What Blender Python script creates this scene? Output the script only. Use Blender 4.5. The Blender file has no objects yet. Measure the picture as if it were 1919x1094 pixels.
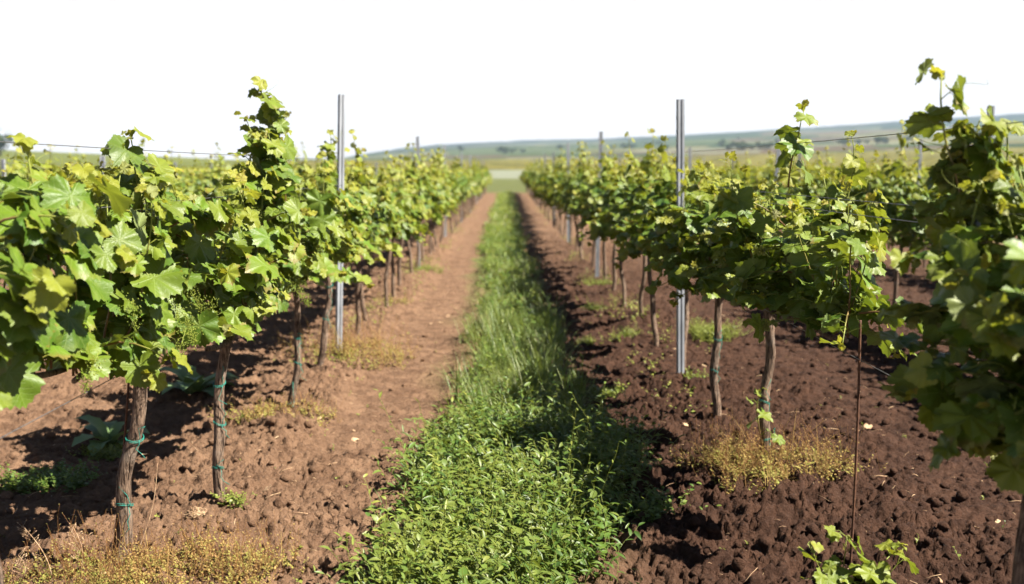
import bpy, math, random
import numpy as np
from mathutils import Matrix, Vector

SC = bpy.context.scene
COL = SC.collection
rs = np.random.default_rng(7)
rnd = random.Random(11)
PI = math.pi

# ------------------------------------------------------------------ camera
CAM_H = 1.5
F = 35.0 / 36.0 * 1919
PITCH, YAW = math.atan(229 / F), math.atan(9.5 / F)
cd = bpy.data.cameras.new('camera'); cam = bpy.data.objects.new('camera', cd); COL.objects.link(cam)
cam.location = (0, 0, CAM_H)
cam.rotation_euler = (PI / 2 - PITCH, 0, -YAW)
cd.lens = 35; cd.sensor_width = 36; cd.clip_start = 0.05; cd.clip_end = 30000
cd.dof.use_dof = True; cd.dof.focus_distance = 3.9; cd.dof.aperture_fstop = 2.0; cd.dof.aperture_blades = 7
SC.camera = cam
RC = np.array(cam.rotation_euler.to_matrix())


def ray(px, py):
    return RC @ np.array([(px - 959.5) / F, (547 - py) / F, -1.0])


def G(px, py, z=0.0):                       # measured pixel -> point on the ground
    d = ray(px, py); k = (z - CAM_H) / d[2]
    return np.array([0, 0, CAM_H]) + k * d


def P(px, py, Y):                           # measured pixel -> point at distance Y along the rows
    d = ray(px, py); k = Y / d[1]
    return np.array([0, 0, CAM_H]) + k * d


# ------------------------------------------------------------------ noise
def _h(i, j, s):
    n = (i.astype(np.int64) * 374761393 + j.astype(np.int64) * 668265263 + s * 974711) & 0xffffffff
    n = ((n ^ (n >> 13)) * 1274126177) & 0xffffffff
    n = n ^ (n >> 16)
    return (n & 0xffffff) / float(0x1000000)


def vnoise(x, y, s=0):
    x = np.asarray(x, float); y = np.asarray(y, float)
    i = np.floor(x); j = np.floor(y); u = x - i; v = y - j
    u = u * u * (3 - 2 * u); v = v * v * (3 - 2 * v)
    a, b = _h(i, j, s), _h(i + 1, j, s); c, d = _h(i, j + 1, s), _h(i + 1, j + 1, s)
    return (a + (b - a) * u) * (1 - v) + (c + (d - c) * u) * v


def fbm(x, y, o=4, s=0):
    r = 0; a = .5
    for k in range(o):
        r = r + a * (vnoise(x, y, s + k) - .5) * 2; x = x * 2.03 + 5.1; y = y * 2.03 + 1.7; a *= .5
    return r


def domes(x, y, cell, s):                   # rounded lumps with sharp creases between them
    X = x / cell; Y = y / cell; i = np.floor(X); j = np.floor(Y); best = np.zeros_like(X)
    for di in (-1, 0, 1):
        for dj in (-1, 0, 1):
            a = i + di; b = j + dj
            cx = a + .15 + .7 * _h(a, b, s); cy = b + .15 + .7 * _h(a, b, s + 1)
            r = .35 + .55 * _h(a, b, s + 2); hh = .3 + .7 * _h(a, b, s + 3)
            q = 1 - ((X - cx) ** 2 + (Y - cy) ** 2) / r ** 2
            tl = 1 + 1.1 * ((_h(a, b, s + 4) - .5) * (X - cx) + (_h(a, b, s + 5) - .5) * (Y - cy)) / r
            best = np.maximum(best, np.clip(q * 1.7, 0, 1) ** .7 * hh * r * tl)
    return best


def sm(x, a, b):
    t = np.clip((np.asarray(x, float) - a) / (b - a), 0, 1); return t * t * (3 - 2 * t)


ROWX = {-1: -1.38, 1: 1.30, -2: -4.1, 2: 4.0, -3: -6.8, 3: 6.7, -4: -9.5, 4: 9.4, -5: -12.2, 5: 12.1, -6: -14.9, 6: 14.8, -7: -17.6, 7: 17.5}


def strip_l(y): return -.55 + .33 * sm(y, 4.2, 7.6) - .32 * sm(y, 10, 21) + .08 * (vnoise(y * 1.6, y * 0, 31) - .5) * 2 + .09 * (vnoise(y * 6, y * 0, 34) - .5) * 2


def strip_r(y): return .36 + .22 * np.exp(-((y - 5.2) / 1.1) ** 2) + .12 * (vnoise(y * 1.1, y * 0 + 3, 37) - .5) * 2 + .09 * (vnoise(y * 6, y * 0, 39) - .5) * 2


ZOFF = 0.0


def soil_z(x, y):
    x = np.asarray(x, float); y = np.asarray(y, float)
    near = 1 - sm(y, 18, 30)
    track = sm(x, -1.22, -.98) * (1 - sm(x, -.5, -.35)) * sm(y, 4.4, 6.0)      # trodden track beside the left row
    rough = (1 - .68 * track) * (.75 + .5 * vnoise(x * .9, y * .9, 5))
    rough = rough * (1 - .45 * sm(x, 1.9, 2.4)) * (1 - .3 * sm(x, -1.7, -2.1))
    z = .035 * fbm(x * .8, y * .6, 3, 2)
    wx = x + .05 * fbm(x * 8, y * 8, 3, 50); wy = y + .05 * fbm(x * 8 + 7, y * 8, 3, 53)
    m = sm(vnoise(x * 2.3, y * 2.3, 61), .3, .75)
    d = domes(wx, wy, .23, 71) * .05 * m ** 2 + domes(wx + .4, wy, .11, 81) * .042 * m + domes(wx, wy + .7, .055, 91) * .036 + domes(wx, wy, .028, 95) * .034 + domes(wx + .2, wy, .016, 99) * .022
    z = z + (d - .02) * rough * near + .013 * fbm(x * 26, y * 26, 3, 13) * near * (rough + .12)
    berm = 0
    for r in (-1, 1): berm = berm + .045 * np.exp(-((x - ROWX[r]) / .28) ** 2)
    return z + berm * near - .02 * track - ZOFF


_yy = np.repeat(np.linspace(3.4, 10, 200), 2); ZOFF = float(np.mean(soil_z(np.tile([-1.38, 1.30], 200), _yy)))     # trunks stand on z = 0
print('soil level', ZOFF)


def gz(x, y): return float(soil_z(np.array([x]), np.array([y]))[0])


# ------------------------------------------------------------------ mesh building
class MB:
    def __init__(s): s.V = []; s.F3 = []; s.F4 = []; s.A = []; s.n = 0

    def add(s, V, F3=None, F4=None, A=(.5, .5, .5, .5)):
        V = np.asarray(V, float).reshape(-1, 3)
        A = np.asarray(A, float)
        if A.ndim == 1: A = np.tile(A, (len(V), 1))
        s.V.append(V); s.A.append(A)
        if F3 is not None and len(F3): s.F3.append(np.asarray(F3, np.int64).reshape(-1, 3) + s.n)
        if F4 is not None and len(F4): s.F4.append(np.asarray(F4, np.int64).reshape(-1, 4) + s.n)
        s.n += len(V)

    def mesh(s, name, mat, smooth=True):
        V = np.concatenate(s.V); A = np.concatenate(s.A)
        f3 = np.concatenate(s.F3) if s.F3 else np.zeros((0, 3), np.int64)
        f4 = np.concatenate(s.F4) if s.F4 else np.zeros((0, 4), np.int64)
        me = bpy.data.meshes.new(name)
        me.vertices.add(len(V)); me.vertices.foreach_set('co', V.astype(np.float32).ravel())
        lv = np.concatenate([f3.ravel(), f4.ravel()]).astype(np.int32)
        me.loops.add(len(lv)); me.loops.foreach_set('vertex_index', lv)
        st = np.concatenate([np.arange(len(f3)) * 3, len(f3) * 3 + np.arange(len(f4)) * 4]).astype(np.int32)
        me.polygons.add(len(st)); me.polygons.foreach_set('loop_start', st)
        me.polygons.foreach_set('use_smooth', np.full(len(st), smooth, bool))
        me.update(calc_edges=True); me.validate()
        at = me.attributes.new('dat', 'FLOAT_COLOR', 'POINT')
        at.data.foreach_set('color', A.astype(np.float32).ravel())
        me.materials.append(mat)
        return me

    def obj(s, name, mat, parent=None, smooth=True):
        o = bpy.data.objects.new(name, s.mesh(name, mat, smooth)); COL.objects.link(o)
        if parent is not None: o.parent = parent
        return o


def tag(o, label, cat=None, group=None, kind=None):
    if label: o['label'] = label
    if cat: o['category'] = cat
    if group: o['group'] = group
    if kind: o['kind'] = kind
    return o


def thing(name, label, cat, loc=(0, 0, 0), rz=0, group=None):
    o = bpy.data.objects.new(name, None); COL.objects.link(o); o.empty_display_size = .1
    o.location = loc; o.rotation_euler = (0, 0, rz)
    return tag(o, label, cat, group)


def tube(mb, pts, rad, n=6, A=(.5, .5, .5, .5), cap=True, ridge=None):
    pts = np.asarray(pts, float); m = len(pts)
    rad = np.full(m, rad) if np.isscalar(rad) else np.asarray(rad, float)
    T = np.gradient(pts, axis=0); T /= np.linalg.norm(T, axis=1)[:, None] + 1e-12
    u = np.cross(T[0], [1, 0, 0] if abs(T[0][0]) < .8 else [0, 1, 0]); u /= np.linalg.norm(u)
    ang = np.arange(n) / n * 2 * PI; V = []
    for i in range(m):
        u = u - T[i] * np.dot(u, T[i]); u /= np.linalg.norm(u); w = np.cross(T[i], u)
        r = rad[i] * (np.ones(n) if ridge is None else ridge[i])
        V.append(pts[i] + (np.cos(ang) * r)[:, None] * u + (np.sin(ang) * r)[:, None] * w)
    V = np.concatenate(V)
    i = np.arange(m - 1)[:, None] * n; k = np.arange(n)[None]; k2 = (k + 1) % n
    F4 = np.stack([i + k, i + k2, i + n + k2, i + n + k], -1).reshape(-1, 4)
    F3 = []
    if cap:
        V = np.concatenate([V, pts[:1], pts[-1:]]); c0 = m * n
        for q in range(n):
            F3 += [[c0, (q + 1) % n, q], [c0 + 1, (m - 1) * n + q, (m - 1) * n + (q + 1) % n]]
    mb.add(V, F3, F4, A)


def box(mb, x0, x1, y0, y1, z0, z1, A=(.5, .5, .5, .5)):
    V = [(x, y, z) for z in (z0, z1) for y in (y0, y1) for x in (x0, x1)]
    mb.add(V, None, [(0, 2, 3, 1), (4, 5, 7, 6), (0, 1, 5, 4), (1, 3, 7, 5), (3, 2, 6, 7), (2, 0, 4, 6)], A)


# ------------------------------------------------------------------ materials
def mat(name):
    m = bpy.data.materials.new(name); m.use_nodes = True
    nt = m.node_tree; nt.nodes.clear(); return m, nt


class NT:
    def __init__(s, nt): s.nt = nt

    def n(s, t, **kw):
        nd = s.nt.nodes.new(t)
        for k, v in kw.items(): setattr(nd, k, v)
        return nd

    def put(s, nd, sock, v):
        if hasattr(v, 'is_output') or isinstance(v, bpy.types.NodeSocket): s.nt.links.new(v, nd.inputs[sock])
        else: nd.inputs[sock].default_value = v

    def math(s, op, a, b=0.0, c=None):
        nd = s.n('ShaderNodeMath', operation=op); s.put(nd, 0, a); s.put(nd, 1, b)
        if c is not None: s.put(nd, 2, c)
        return nd.outputs[0]

    def mix(s, f, a, b, blend='MIX'):
        nd = s.n('ShaderNodeMix', data_type='RGBA', blend_type=blend)
        s.put(nd, 0, f); s.put(nd, 6, a if not isinstance(a, tuple) else (*a, 1)); s.put(nd, 7, b if not isinstance(b, tuple) else (*b, 1))
        return nd.outputs[2]

    def noise(s, vec, scale, detail=3, rough=.55):
        nd = s.n('ShaderNodeTexNoise'); s.put(nd, 'Scale', scale); s.put(nd, 'Detail', detail); s.put(nd, 'Roughness', rough)
        if vec is not None: s.put(nd, 'Vector', vec)
        return nd.outputs['Fac']

    def ramp(s, f, a, b, c=0.0, d=1.0):
        nd = s.n('ShaderNodeMapRange', interpolation_type='SMOOTHSTEP'); s.put(nd, 0, f)
        for i, v in enumerate((a, b, c, d)): nd.inputs[i + 1].default_value = v
        return nd.outputs[0]

    def out(s, sh):
        o = s.n('ShaderNodeOutputMaterial'); s.nt.links.new(sh, o.inputs[0])

    def bump(s, h, strength, dist):
        nd = s.n('ShaderNodeBump'); s.put(nd, 'Height', h); nd.inputs['Strength'].default_value = strength; nd.inputs['Distance'].default_value = dist
        return nd.outputs[0]

    def principled(s, col, rough, normal=None, spec=.5, metal=0.0):
        nd = s.n('ShaderNodeBsdfPrincipled'); s.put(nd, 'Base Color', col if not isinstance(col, tuple) else (*col, 1))
        s.put(nd, 'Roughness', rough); s.put(nd, 'Specular IOR Level', spec); s.put(nd, 'Metallic', metal)
        if normal is not None: s.put(nd, 'Normal', normal)
        return nd.outputs[0]

    def mixsh(s, f, a, b):
        nd = s.n('ShaderNodeMixShader'); s.put(nd, 0, f); s.nt.links.new(a, nd.inputs[1]); s.nt.links.new(b, nd.inputs[2]); return nd.outputs[0]

    def dat(s):
        a = s.n('ShaderNodeAttribute', attribute_name='dat'); sp = s.n('ShaderNodeSeparateColor'); s.nt.links.new(a.outputs['Color'], sp.inputs[0])
        return sp.outputs[0], sp.outputs[1], sp.outputs[2], a.outputs['Alpha']


def vine_leaf_mat():
    m, nt = mat('vine_leaf'); k = NT(nt)
    youth, rn, bx, by = k.dat()
    lx = k.math('MULTIPLY_ADD', bx, 2.0, -1.0); ly = k.math('MULTIPLY_ADD', by, 2.0, -1.0)
    r = k.math('SQRT', k.math('ADD', k.math('MULTIPLY', lx, lx), k.math('MULTIPLY', ly, ly)))
    ang = k.math('ARCTAN2', lx, ly)
    dist = k.math('PINGPONG', k.math('ADD', ang, 9.2), .46)
    perp = k.math('MULTIPLY', dist, r)
    vein = k.ramp(perp, .006, .03, 1.0, 0.0)
    sec = k.math('PINGPONG', k.math('SUBTRACT', r, k.math('MULTIPLY', perp, .9)), .075)
    vein2 = k.math('MULTIPLY', k.ramp(sec, .004, .016, 1.0, 0.0), .55)
    v = k.math('MAXIMUM', vein, vein2)
    cv = k.n('ShaderNodeCombineXYZ'); k.put(cv, 0, bx); k.put(cv, 1, by); k.put(cv, 2, k.math('MULTIPLY', rn, 9.0))
    n1 = k.noise(cv.outputs[0], 4.0, 3); n2 = k.noise(cv.outputs[0], 22.0, 2)
    mature = k.mix(rn, (.022, .063, .005), (.072, .132, .007))
    young = k.mix(rn, (.19, .205, .014), (.30, .26, .03))
    c = k.mix(youth, mature, young)
    c = k.mix(k.math('MULTIPLY', k.ramp(n1, .45, .75), .35), c, (.16, .19, .03))
    tip = k.math('MULTIPLY', k.ramp(youth, .85, 1.0), k.ramp(n1, .4, .6))
    c = k.mix(k.math('MULTIPLY', tip, .5), c, (.25, .13, .05))
    c = k.mix(k.math('MULTIPLY', v, .22), c, (.20, .25, .07))
    spot = k.math('MULTIPLY', k.ramp(n2, .73, .78), k.ramp(rn, .5, .9))
    c = k.mix(k.math('MULTIPLY', spot, .5), c, (.14, .08, .03))
    brown = k.math('MULTIPLY', k.ramp(k.math('MULTIPLY_ADD', n1, .5, r), .95, 1.2), k.ramp(rn, .70, .92))
    c = k.mix(k.math('MULTIPLY', brown, .6), c, (.15, .085, .03))
    g = k.n('ShaderNodeNewGeometry')
    under = k.mix(.5, c, (.17, .21, .10))
    cc = k.mix(g.outputs['Backfacing'], c, under)
    h = k.math('SUBTRACT', k.math('MULTIPLY', n2, .5), k.math('MULTIPLY', v, .32))
    nm = k.bump(h, .55, .004)
    p = k.principled(cc, .46, nm, .30)
    tr = k.n('ShaderNodeBsdfTranslucent')
    tc = k.mix(youth, k.mix(rn, (.17, .26, .015), (.26, .33, .02)), (.44, .42, .03))
    tc = k.mix(k.math('MULTIPLY', v, .35), tc, (.12, .16, .01))
    k.put(tr, 'Color', tc); k.put(tr, 'Normal', nm)
    k.out(k.mixsh(k.math('MULTIPLY_ADD', youth, .20, .16), p, tr.outputs[0])); return m


def plant_mat(name, a, b, a2=None, trans=.3, rough=.5, spec=.3):      # two-tone leaf, third tone through youth
    m, nt = mat(name); k = NT(nt)
    youth, rn, bx, by = k.dat()
    c = k.mix(rn, a, b)
    if a2: c = k.mix(youth, c, a2)
    p = k.principled(c, rough, None, spec)
    tr = k.n('ShaderNodeBsdfTranslucent'); tc = k.mix(.5, c, (.35, .42, .04) if a[1] > a[0] else (.45, .30, .05)); k.put(tr, 'Color', tc)
    k.out(k.mixsh(trans, p, tr.outputs[0])); return m


def bark_mat():
    m, nt = mat('vine_bark'); k = NT(nt)
    tc = k.n('ShaderNodeTexCoord'); mp = k.n('ShaderNodeMapping'); nt.links.new(tc.outputs['Object'], mp.inputs[0]); mp.inputs['Scale'].default_value = (1, 1, .12)
    n1 = k.noise(mp.outputs[0], 130, 5, .65); n2 = k.noise(tc.outputs['Object'], 14, 4)
    c = k.mix(k.ramp(n1, .35, .65), (.028, .018, .013), (.22, .15, .105))
    c = k.mix(k.math('MULTIPLY', k.ramp(n2, .5, .72), .6), c, (.24, .19, .15))
    c = k.mix(k.math('MULTIPLY', k.ramp(n2, .25, .42, 1.0, 0.0), .7), c, (.06, .036, .027))
    k.out(k.principled(c, .9, k.bump(n1, .9, .012), .15)); return m


def stem_mat():
    m, nt = mat('vine_shoot'); k = NT(nt); youth, rn, bx, by = k.dat()
    tc = k.n('ShaderNodeTexCoord'); n = k.noise(tc.outputs['Object'], 30, 3)
    c = k.mix(youth, k.mix(n, (.10, .045, .022), (.17, .10, .04)), (.17, .20, .035))
    k.out(k.principled(c, .55, None, .3)); return m


def soil_mat():
    m, nt = mat('vineyard_soil'); k = NT(nt)
    g = k.n('ShaderNodeNewGeometry'); sp = k.n('ShaderNodeSeparateXYZ'); nt.links.new(g.outputs['Position'], sp.inputs[0])
    pos = g.outputs['Position']; X, Y = sp.outputs[0], sp.outputs[1]
    n0 = k.noise(pos, .9, 4); n1 = k.noise(pos, 7, 5, .6); n2 = k.noise(pos, 60, 4, .6); n3 = k.noise(pos, 320, 3, .6)
    wob = k.math('MULTIPLY_ADD', n0, .8, k.math('MULTIPLY_ADD', n1, .35, -.575))
    xd = k.math('ADD', X, wob)
    damp = k.math('MULTIPLY', k.ramp(xd, .15, .75), k.ramp(Y, 30, 9))                # freshly tilled, damp soil right of the grass
    dry = k.mix(k.ramp(n1, .3, .7), (.100, .056, .033), (.178, .106, .064))
    dark = k.mix(k.ramp(n1, .3, .7), (.028, .0132, .0082), (.060, .030, .0185))
    c = k.mix(damp, dry, dark)
    c = k.mix(k.math('MULTIPLY', k.ramp(n2, .52, .75), .4), c, k.mix(damp, (.22, .145, .10), (.085, .052, .037)))
    c = k.mix(k.math('MULTIPLY', k.ramp(n2, .25, .42, 1.0, 0.0), .45), c, k.mix(damp, (.075, .040, .028), (.016, .009, .0065)))
    c = k.mix(k.math('MULTIPLY', k.ramp(n3, .66, .74), .4), c, (.20, .14, .095))
    mid = k.math('MULTIPLY', k.ramp(xd, -.65, -.40), k.ramp(xd, .25, .50, 1.0, 0.0))
    c = k.mix(k.math('MULTIPLY', mid, k.ramp(Y, 8, 18, .1, .8)), c, k.mix(n2, (.05, .08, .016), (.10, .13, .035)))
    head = k.math('MULTIPLY', k.ramp(Y, 62, 70), 1.0)                                  # grassy headland past the rows
    c = k.mix(head, c, k.mix(n0, (.055, .07, .02), (.095, .10, .035)))
    h = k.math('ADD', k.math('MULTIPLY', n2, 1.0), k.math('MULTIPLY', n3, .35))
    k.out(k.principled(c, .95, k.bump(h, 1.0, .022), .12)); return m


def far_mat():
    m, nt = mat('far_fields'); k = NT(nt); a = k.n('ShaderNodeAttribute', attribute_name='dat')
    g = k.n('ShaderNodeNewGeometry'); n = k.noise(g.outputs['Position'], .02, 5, .65)
    c = k.mix(k.ramp(n, .3, .75, .0, .35), a.outputs['Color'], (.05, .07, .03))
    k.out(k.principled(c, 1.0, None, .0)); return m


def simple_mat(name, a, b, scale, rough, spec=.3, metal=0.0, bump=0.0, stretch=1.0):
    m, nt = mat(name); k = NT(nt); tc = k.n('ShaderNodeTexCoord'); mp = k.n('ShaderNodeMapping'); nt.links.new(tc.outputs['Object'], mp.inputs[0]); mp.inputs['Scale'].default_value = (1, 1, stretch)
    n = k.noise(mp.outputs[0], scale, 5, .6)
    c = k.mix(k.ramp(n, .3, .7), a, b)
    k.out(k.principled(c, rough, k.bump(n, bump, .004) if bump else None, spec, metal)); return m


M_LEAF = vine_leaf_mat(); M_BARK = bark_mat(); M_STEM = stem_mat(); M_SOIL = soil_mat(); M_FAR = far_mat()
M_POST = simple_mat('galvanised_steel', (.16, .172, .19), (.25, .265, .29), 14, .55, .4, .0, .15, .3)
M_WIRE = simple_mat('trellis_wire', (.10, .10, .11), (.20, .19, .18), 40, .45, .5, .6)
M_RUST = simple_mat('rusty_steel', (.055, .025, .016), (.13, .06, .03), 60, .8, .3, .2, .3)
M_TWINE = simple_mat('green_twine', (.008, .11, .085), (.02, .20, .155), 90, .6)
M_BERRY = plant_mat('grape_buds', (.10, .14, .015), (.20, .23, .03), None, .15, .5)
M_WEED = plant_mat('low_weeds', (.024, .058, .009), (.085, .145, .022), (.21, .22, .040), .28, .45, .35)
M_GRASS = plant_mat('grass_blades', (.04, .095, .017), (.11, .165, .035), (.30, .26, .12), .3, .45, .3)
M_DRYWEED = plant_mat('dry_weeds', (.17, .080, .030), (.34, .235, .085), (.19, .20, .045), .22, .7, .15)
M_THISTLE = plant_mat('broad_weed', (.07, .14, .06), (.15, .23, .11), (.22, .28, .10), .25, .5)
M_STRAW = simple_mat('dry_straw', (.22, .13, .08), (.42, .30, .18), 30, .9, .1)
M_CLOD = M_SOIL
M_WOOD = plant_mat('tree_leaves', (.022, .04, .016), (.05, .075, .025), None, .1, .8, .1)
M_TRUNK = simple_mat('tree_bark', (.05, .035, .025), (.10, .075, .055), 3, .9, .1)
M_WHITE = simple_mat('white_render', (.62, .62, .60), (.74, .74, .72), .4, .85)
M_ROOF = simple_mat('grey_roof', (.22, .22, .23), (.32, .32, .33), .5, .7)
M_GLASS = simple_mat('dark_glass', (.02, .03, .04), (.05, .06, .08), .5, .15)

# ------------------------------------------------------------------ ground
ys = [-1.5]
while ys[-1] < 4200:
    d = ys[-1] + 2.2
    ys.append(ys[-1] + d * (.012 if ys[-1] < 2.9 else .0019 if ys[-1] < 9 else .0032 if ys[-1] < 22 else .02 if ys[-1] < 200 else .1))
ys = np.array(ys); us = np.linspace(-1, 1, 860); us = us * .56 + np.sign(us) * np.maximum(np.abs(us) - .85, 0) ** 2 * 30
XX = us[None, :] * (ys[:, None] + 2.2); YY = np.repeat(ys[:, None], len(us), 1)
ZZ = np.where(YY < 40, soil_z(XX, np.minimum(YY, 60)), .0)
ZZ = np.where(YY >= 40, .035 * fbm(XX * .8, np.minimum(YY, 90) * .6, 3, 2) * (1 - sm(YY, 60, 90)), ZZ)
mb = MB(); m_, n_ = XX.shape
ii = np.arange(m_ - 1)[:, None] * n_ + np.arange(n_ - 1)[None]
mb.add(np.stack([XX, YY, ZZ], -1).reshape(-1, 3), None, np.stack([ii, ii + 1, ii + n_ + 1, ii + n_], -1).reshape(-1, 4))
tag(mb.obj('ground', M_SOIL), 'brown tilled vineyard soil between the vine rows', None, None, 'structure')

# ------------------------------------------------------------------ far fields and hills
SKY = np.array([(-900, 262), (-300, 268), (0, 277), (330, 291), (450, 298), (640, 297), (700, 287), (760, 278), (830, 271), (1000, 265), (1150, 261), (1300, 252), (1450, 243), (1600, 236), (1750, 226), (1919, 215), (2300, 196), (3000, 175)], float)


def far_h(az, D):                           # az = X/Y slope in pixels from the picture's centre line
    px = 959.5 + az * F
    e = (318 - np.interp(px, SKY[:, 0], SKY[:, 1])) / F
    ridge = np.interp(px, [0, 330, 600, 760, 1919], [800, 900, 2200, 3600, 3600])
    s = np.clip(np.log(np.maximum(D, 1) / 250) / np.log(ridge / 250), 0, 1.0)
    s = s ** 1.15
    back = np.where(D > ridge, np.exp(-((D - ridge) / (ridge * .6)) ** 2), 1)
    low = 11 * sm(D, 170, 950)
    hill = e * np.minimum(D, ridge * 1.05) * s * back
    base = np.maximum(hill, low * .9)
    bump_ = (.004 * fbm(az * 9, np.log(D) * 7, 4, 3) + .0012 * fbm(az * 60, np.log(D) * 20, 2, 9)) * D * sm(D, 900, 2200) * .6
    return -.4 + .4 * sm(D, 130, 170) + base + bump_


Ds = np.geomspace(130, 4150, 330); azs = np.linspace(-.95, 1.1, 760)
AZ, DD = np.meshgrid(azs, Ds)
HZ = far_h(AZ, DD)
lg = np.log(DD)
pal = np.array([(.10, .15, .035), (.15, .19, .05), (.24, .26, .12), (.06, .10, .03), (.20, .13, .08), (.28, .24, .08), (.12, .17, .06), (.30, .30, .18)])
wz = AZ * 10 + .25 * fbm(AZ * 12, lg * 5, 2, 4); wl = lg * 7.5 + AZ * 1.4 + .2 * fbm(AZ * 9, lg * 4, 2, 14)
jl = np.floor(wl); ja = np.floor(wz * (.6 + .5 * _h(jl, jl * 0, 3)) + 7 * _h(jl, jl * 0 + 1, 4))
idx = (_h(ja, jl, 21) * len(pal)).astype(int)
CC = (pal[idx] ** 1.25) * .60; CC = CC * .7 + CC.mean(-1, keepdims=True) * .3
wood = (sm(fbm(AZ * 14, lg * 9, 4, 40), .05, .18) * sm(DD, 1300, 2300) * .85)[..., None]
CC = CC * (1 - wood) + np.array((.022, .036, .018)) * wood
edge = ((np.abs(wl - jl) < .10) & (vnoise(AZ * 40, jl, 8) > .45) & (DD > 700))[..., None]
CC = np.where(edge, np.array((.03, .045, .02)), CC)
top = (sm(DD, 2700, 3300) * (.72 + .28 * sm(fbm(AZ * 20, lg * 8, 3, 77), -.2, .2)))[..., None]
CC = CC * (1 - top) + np.array((.012, .020, .020)) * top
pale = (DD < 360)[..., None]; yel = ((DD >= 360) & (DD < 920))[..., None]
CC = np.where(pale, np.array((.155, .165, .125)), CC)
yc = np.array((.12, .105, .028)) * (1 - .45 * (vnoise(AZ * 90, lg * 30, 2) > .6)[..., None])
CC = np.where(yel, yc, CC)
leftd = (sm(959.5 + AZ * F, 560, 420) * (DD > 170))[..., None]
CC = CC * (1 - leftd) + np.array((.085, .095, .022)) * leftd
mb = MB(); m_, n_ = AZ.shape; ii = np.arange(m_ - 1)[:, None] * n_ + np.arange(n_ - 1)[None]
mb.add(np.stack([AZ * DD, DD, HZ], -1).reshape(-1, 3), None, np.stack([ii, ii + 1, ii + n_ + 1, ii + n_], -1).reshape(-1, 4), np.concatenate([CC, np.ones_like(CC[..., :1])], -1).reshape(-1, 4))
tag(mb.obj('hills', M_FAR), 'distant patchwork fields rising to a low wooded ridge', None, None, 'structure')


# ------------------------------------------------------------------ vine leaves
def leaf_template(seed, N, rings):
    r_ = np.random.default_rng(seed)
    keys = np.array([0, 27, 52, 80, 108, 140, 165, 180.]); w = r_.uniform(.92, 1.08, 8)
    rr = np.array([1.0, .88, .96, .83, .90, .80, .56, .14]) * w
    phi = (np.arange(N) + .0) / N * 2 * PI - PI
    a = np.abs(np.degrees(phi)); rad = np.interp(a, keys, rr)
    for kk in (0, 52, 108): rad = rad + .045 * np.exp(-((a - kk) / 7) ** 2)
    if N >= 40:
        rad = rad * (1 + np.where(np.arange(N) % 2 == 0, .045, -.045)) * (1 + r_.uniform(-.025, .025, N))
    if seed % 3 == 1 and N > 12:            # a bitten edge
        for _ in range(2): rad = rad * (1 - r_.uniform(.2, .42) * np.exp(-((np.degrees(phi) - r_.uniform(-130, 130)) / r_.uniform(6, 13)) ** 2))
    V = [[0, 0]]; F3 = []; F4 = []
    for f in rings:
        V += list(np.stack([np.sin(phi) * rad * f, np.cos(phi) * rad * f], 1))
    V = np.array(V); x, y = V[:, 0], V[:, 1]; r2 = x * x + y * y
    ph = np.arctan2(x, y)
    c1, c2, fold = r_.uniform(-.05, .40), r_.uniform(.0, .40), r_.uniform(-.15, .30)
    z = -c1 * x * x - c2 * np.sign(y) * y * y * .8 + fold * np.abs(x) * .6 - .022 * np.cos(ph * 360 / 52.7) * np.sqrt(r2) + r_.uniform(.06, .18) * r2 * np.sin(ph * 3 + r_.uniform(0, 6)) + .09 * r2 * np.sin(ph * 7 + r_.uniform(0, 6))
    V = np.stack([x, y, z], 1)
    for q in range(N):
        q2 = (q + 1) % N
        F3.append([0, 1 + q2, 1 + q])
        for g in range(len(rings) - 1):
            o = 1 + g * N; F4.append([o + q, o + q2, o + N + q2, o + N + q])
    return V, np.array(F3), (np.array(F4) if F4 else None)


LOD = [[leaf_template(s, 56, (.36, .72, 1.0)) for s in range(11)],
       [leaf_template(s + 20, 22, (.55, 1.0)) for s in range(5)],
       [leaf_template(s + 40, 10, (1.0,)) for s in range(4)],
       [leaf_template(s + 60, 6, (1.0,)) for s in range(3)]]


def norm(v): return v / (np.linalg.norm(v, axis=-1, keepdims=True) + 1e-9)


def leaves(mb, tset, L):                    # L: rows p(3) t(3) n(3) size youth rand
    L = np.asarray(L, float)
    if not len(L): return
    kv = rs.integers(0, len(tset), len(L))
    for k, (V, F3, F4) in enumerate(tset):
        A = L[kv == k]
        if not len(A): continue
        p, t, n = A[:, 0:3], A[:, 3:6], A[:, 6:9]; S = A[:, 9]
        n = norm(n); t = norm(t - n * np.sum(t * n, 1, keepdims=True)); b = np.cross(t, n)
        W = p[:, None] + S[:, None, None] * (V[None, :, 0:1] * b[:, None] + V[None, :, 1:2] * t[:, None] + V[None, :, 2:3] * n[:, None])
        m = len(V); off = (np.arange(len(A)) * m)[:, None, None]
        at = np.zeros((len(A), m, 4)); at[..., 0] = A[:, 10:11]; at[..., 1] = A[:, 11:12]; at[..., 2] = V[None, :, 0] * .5 + .5; at[..., 3] = V[None, :, 1] * .5 + .5
        mb.add(W.reshape(-1, 3), (F3[None] + off).reshape(-1, 3), None if F4 is None else (F4[None] + off).reshape(-1, 4), at.reshape(-1, 4))


SUN_DIR = norm(np.array([.92, -.30, .0])); SUN_EL = math.radians(49)
SUN_V = np.array([SUN_DIR[0] * math.cos(SUN_EL), SUN_DIR[1] * math.cos(SUN_EL), math.sin(SUN_EL)])


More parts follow.
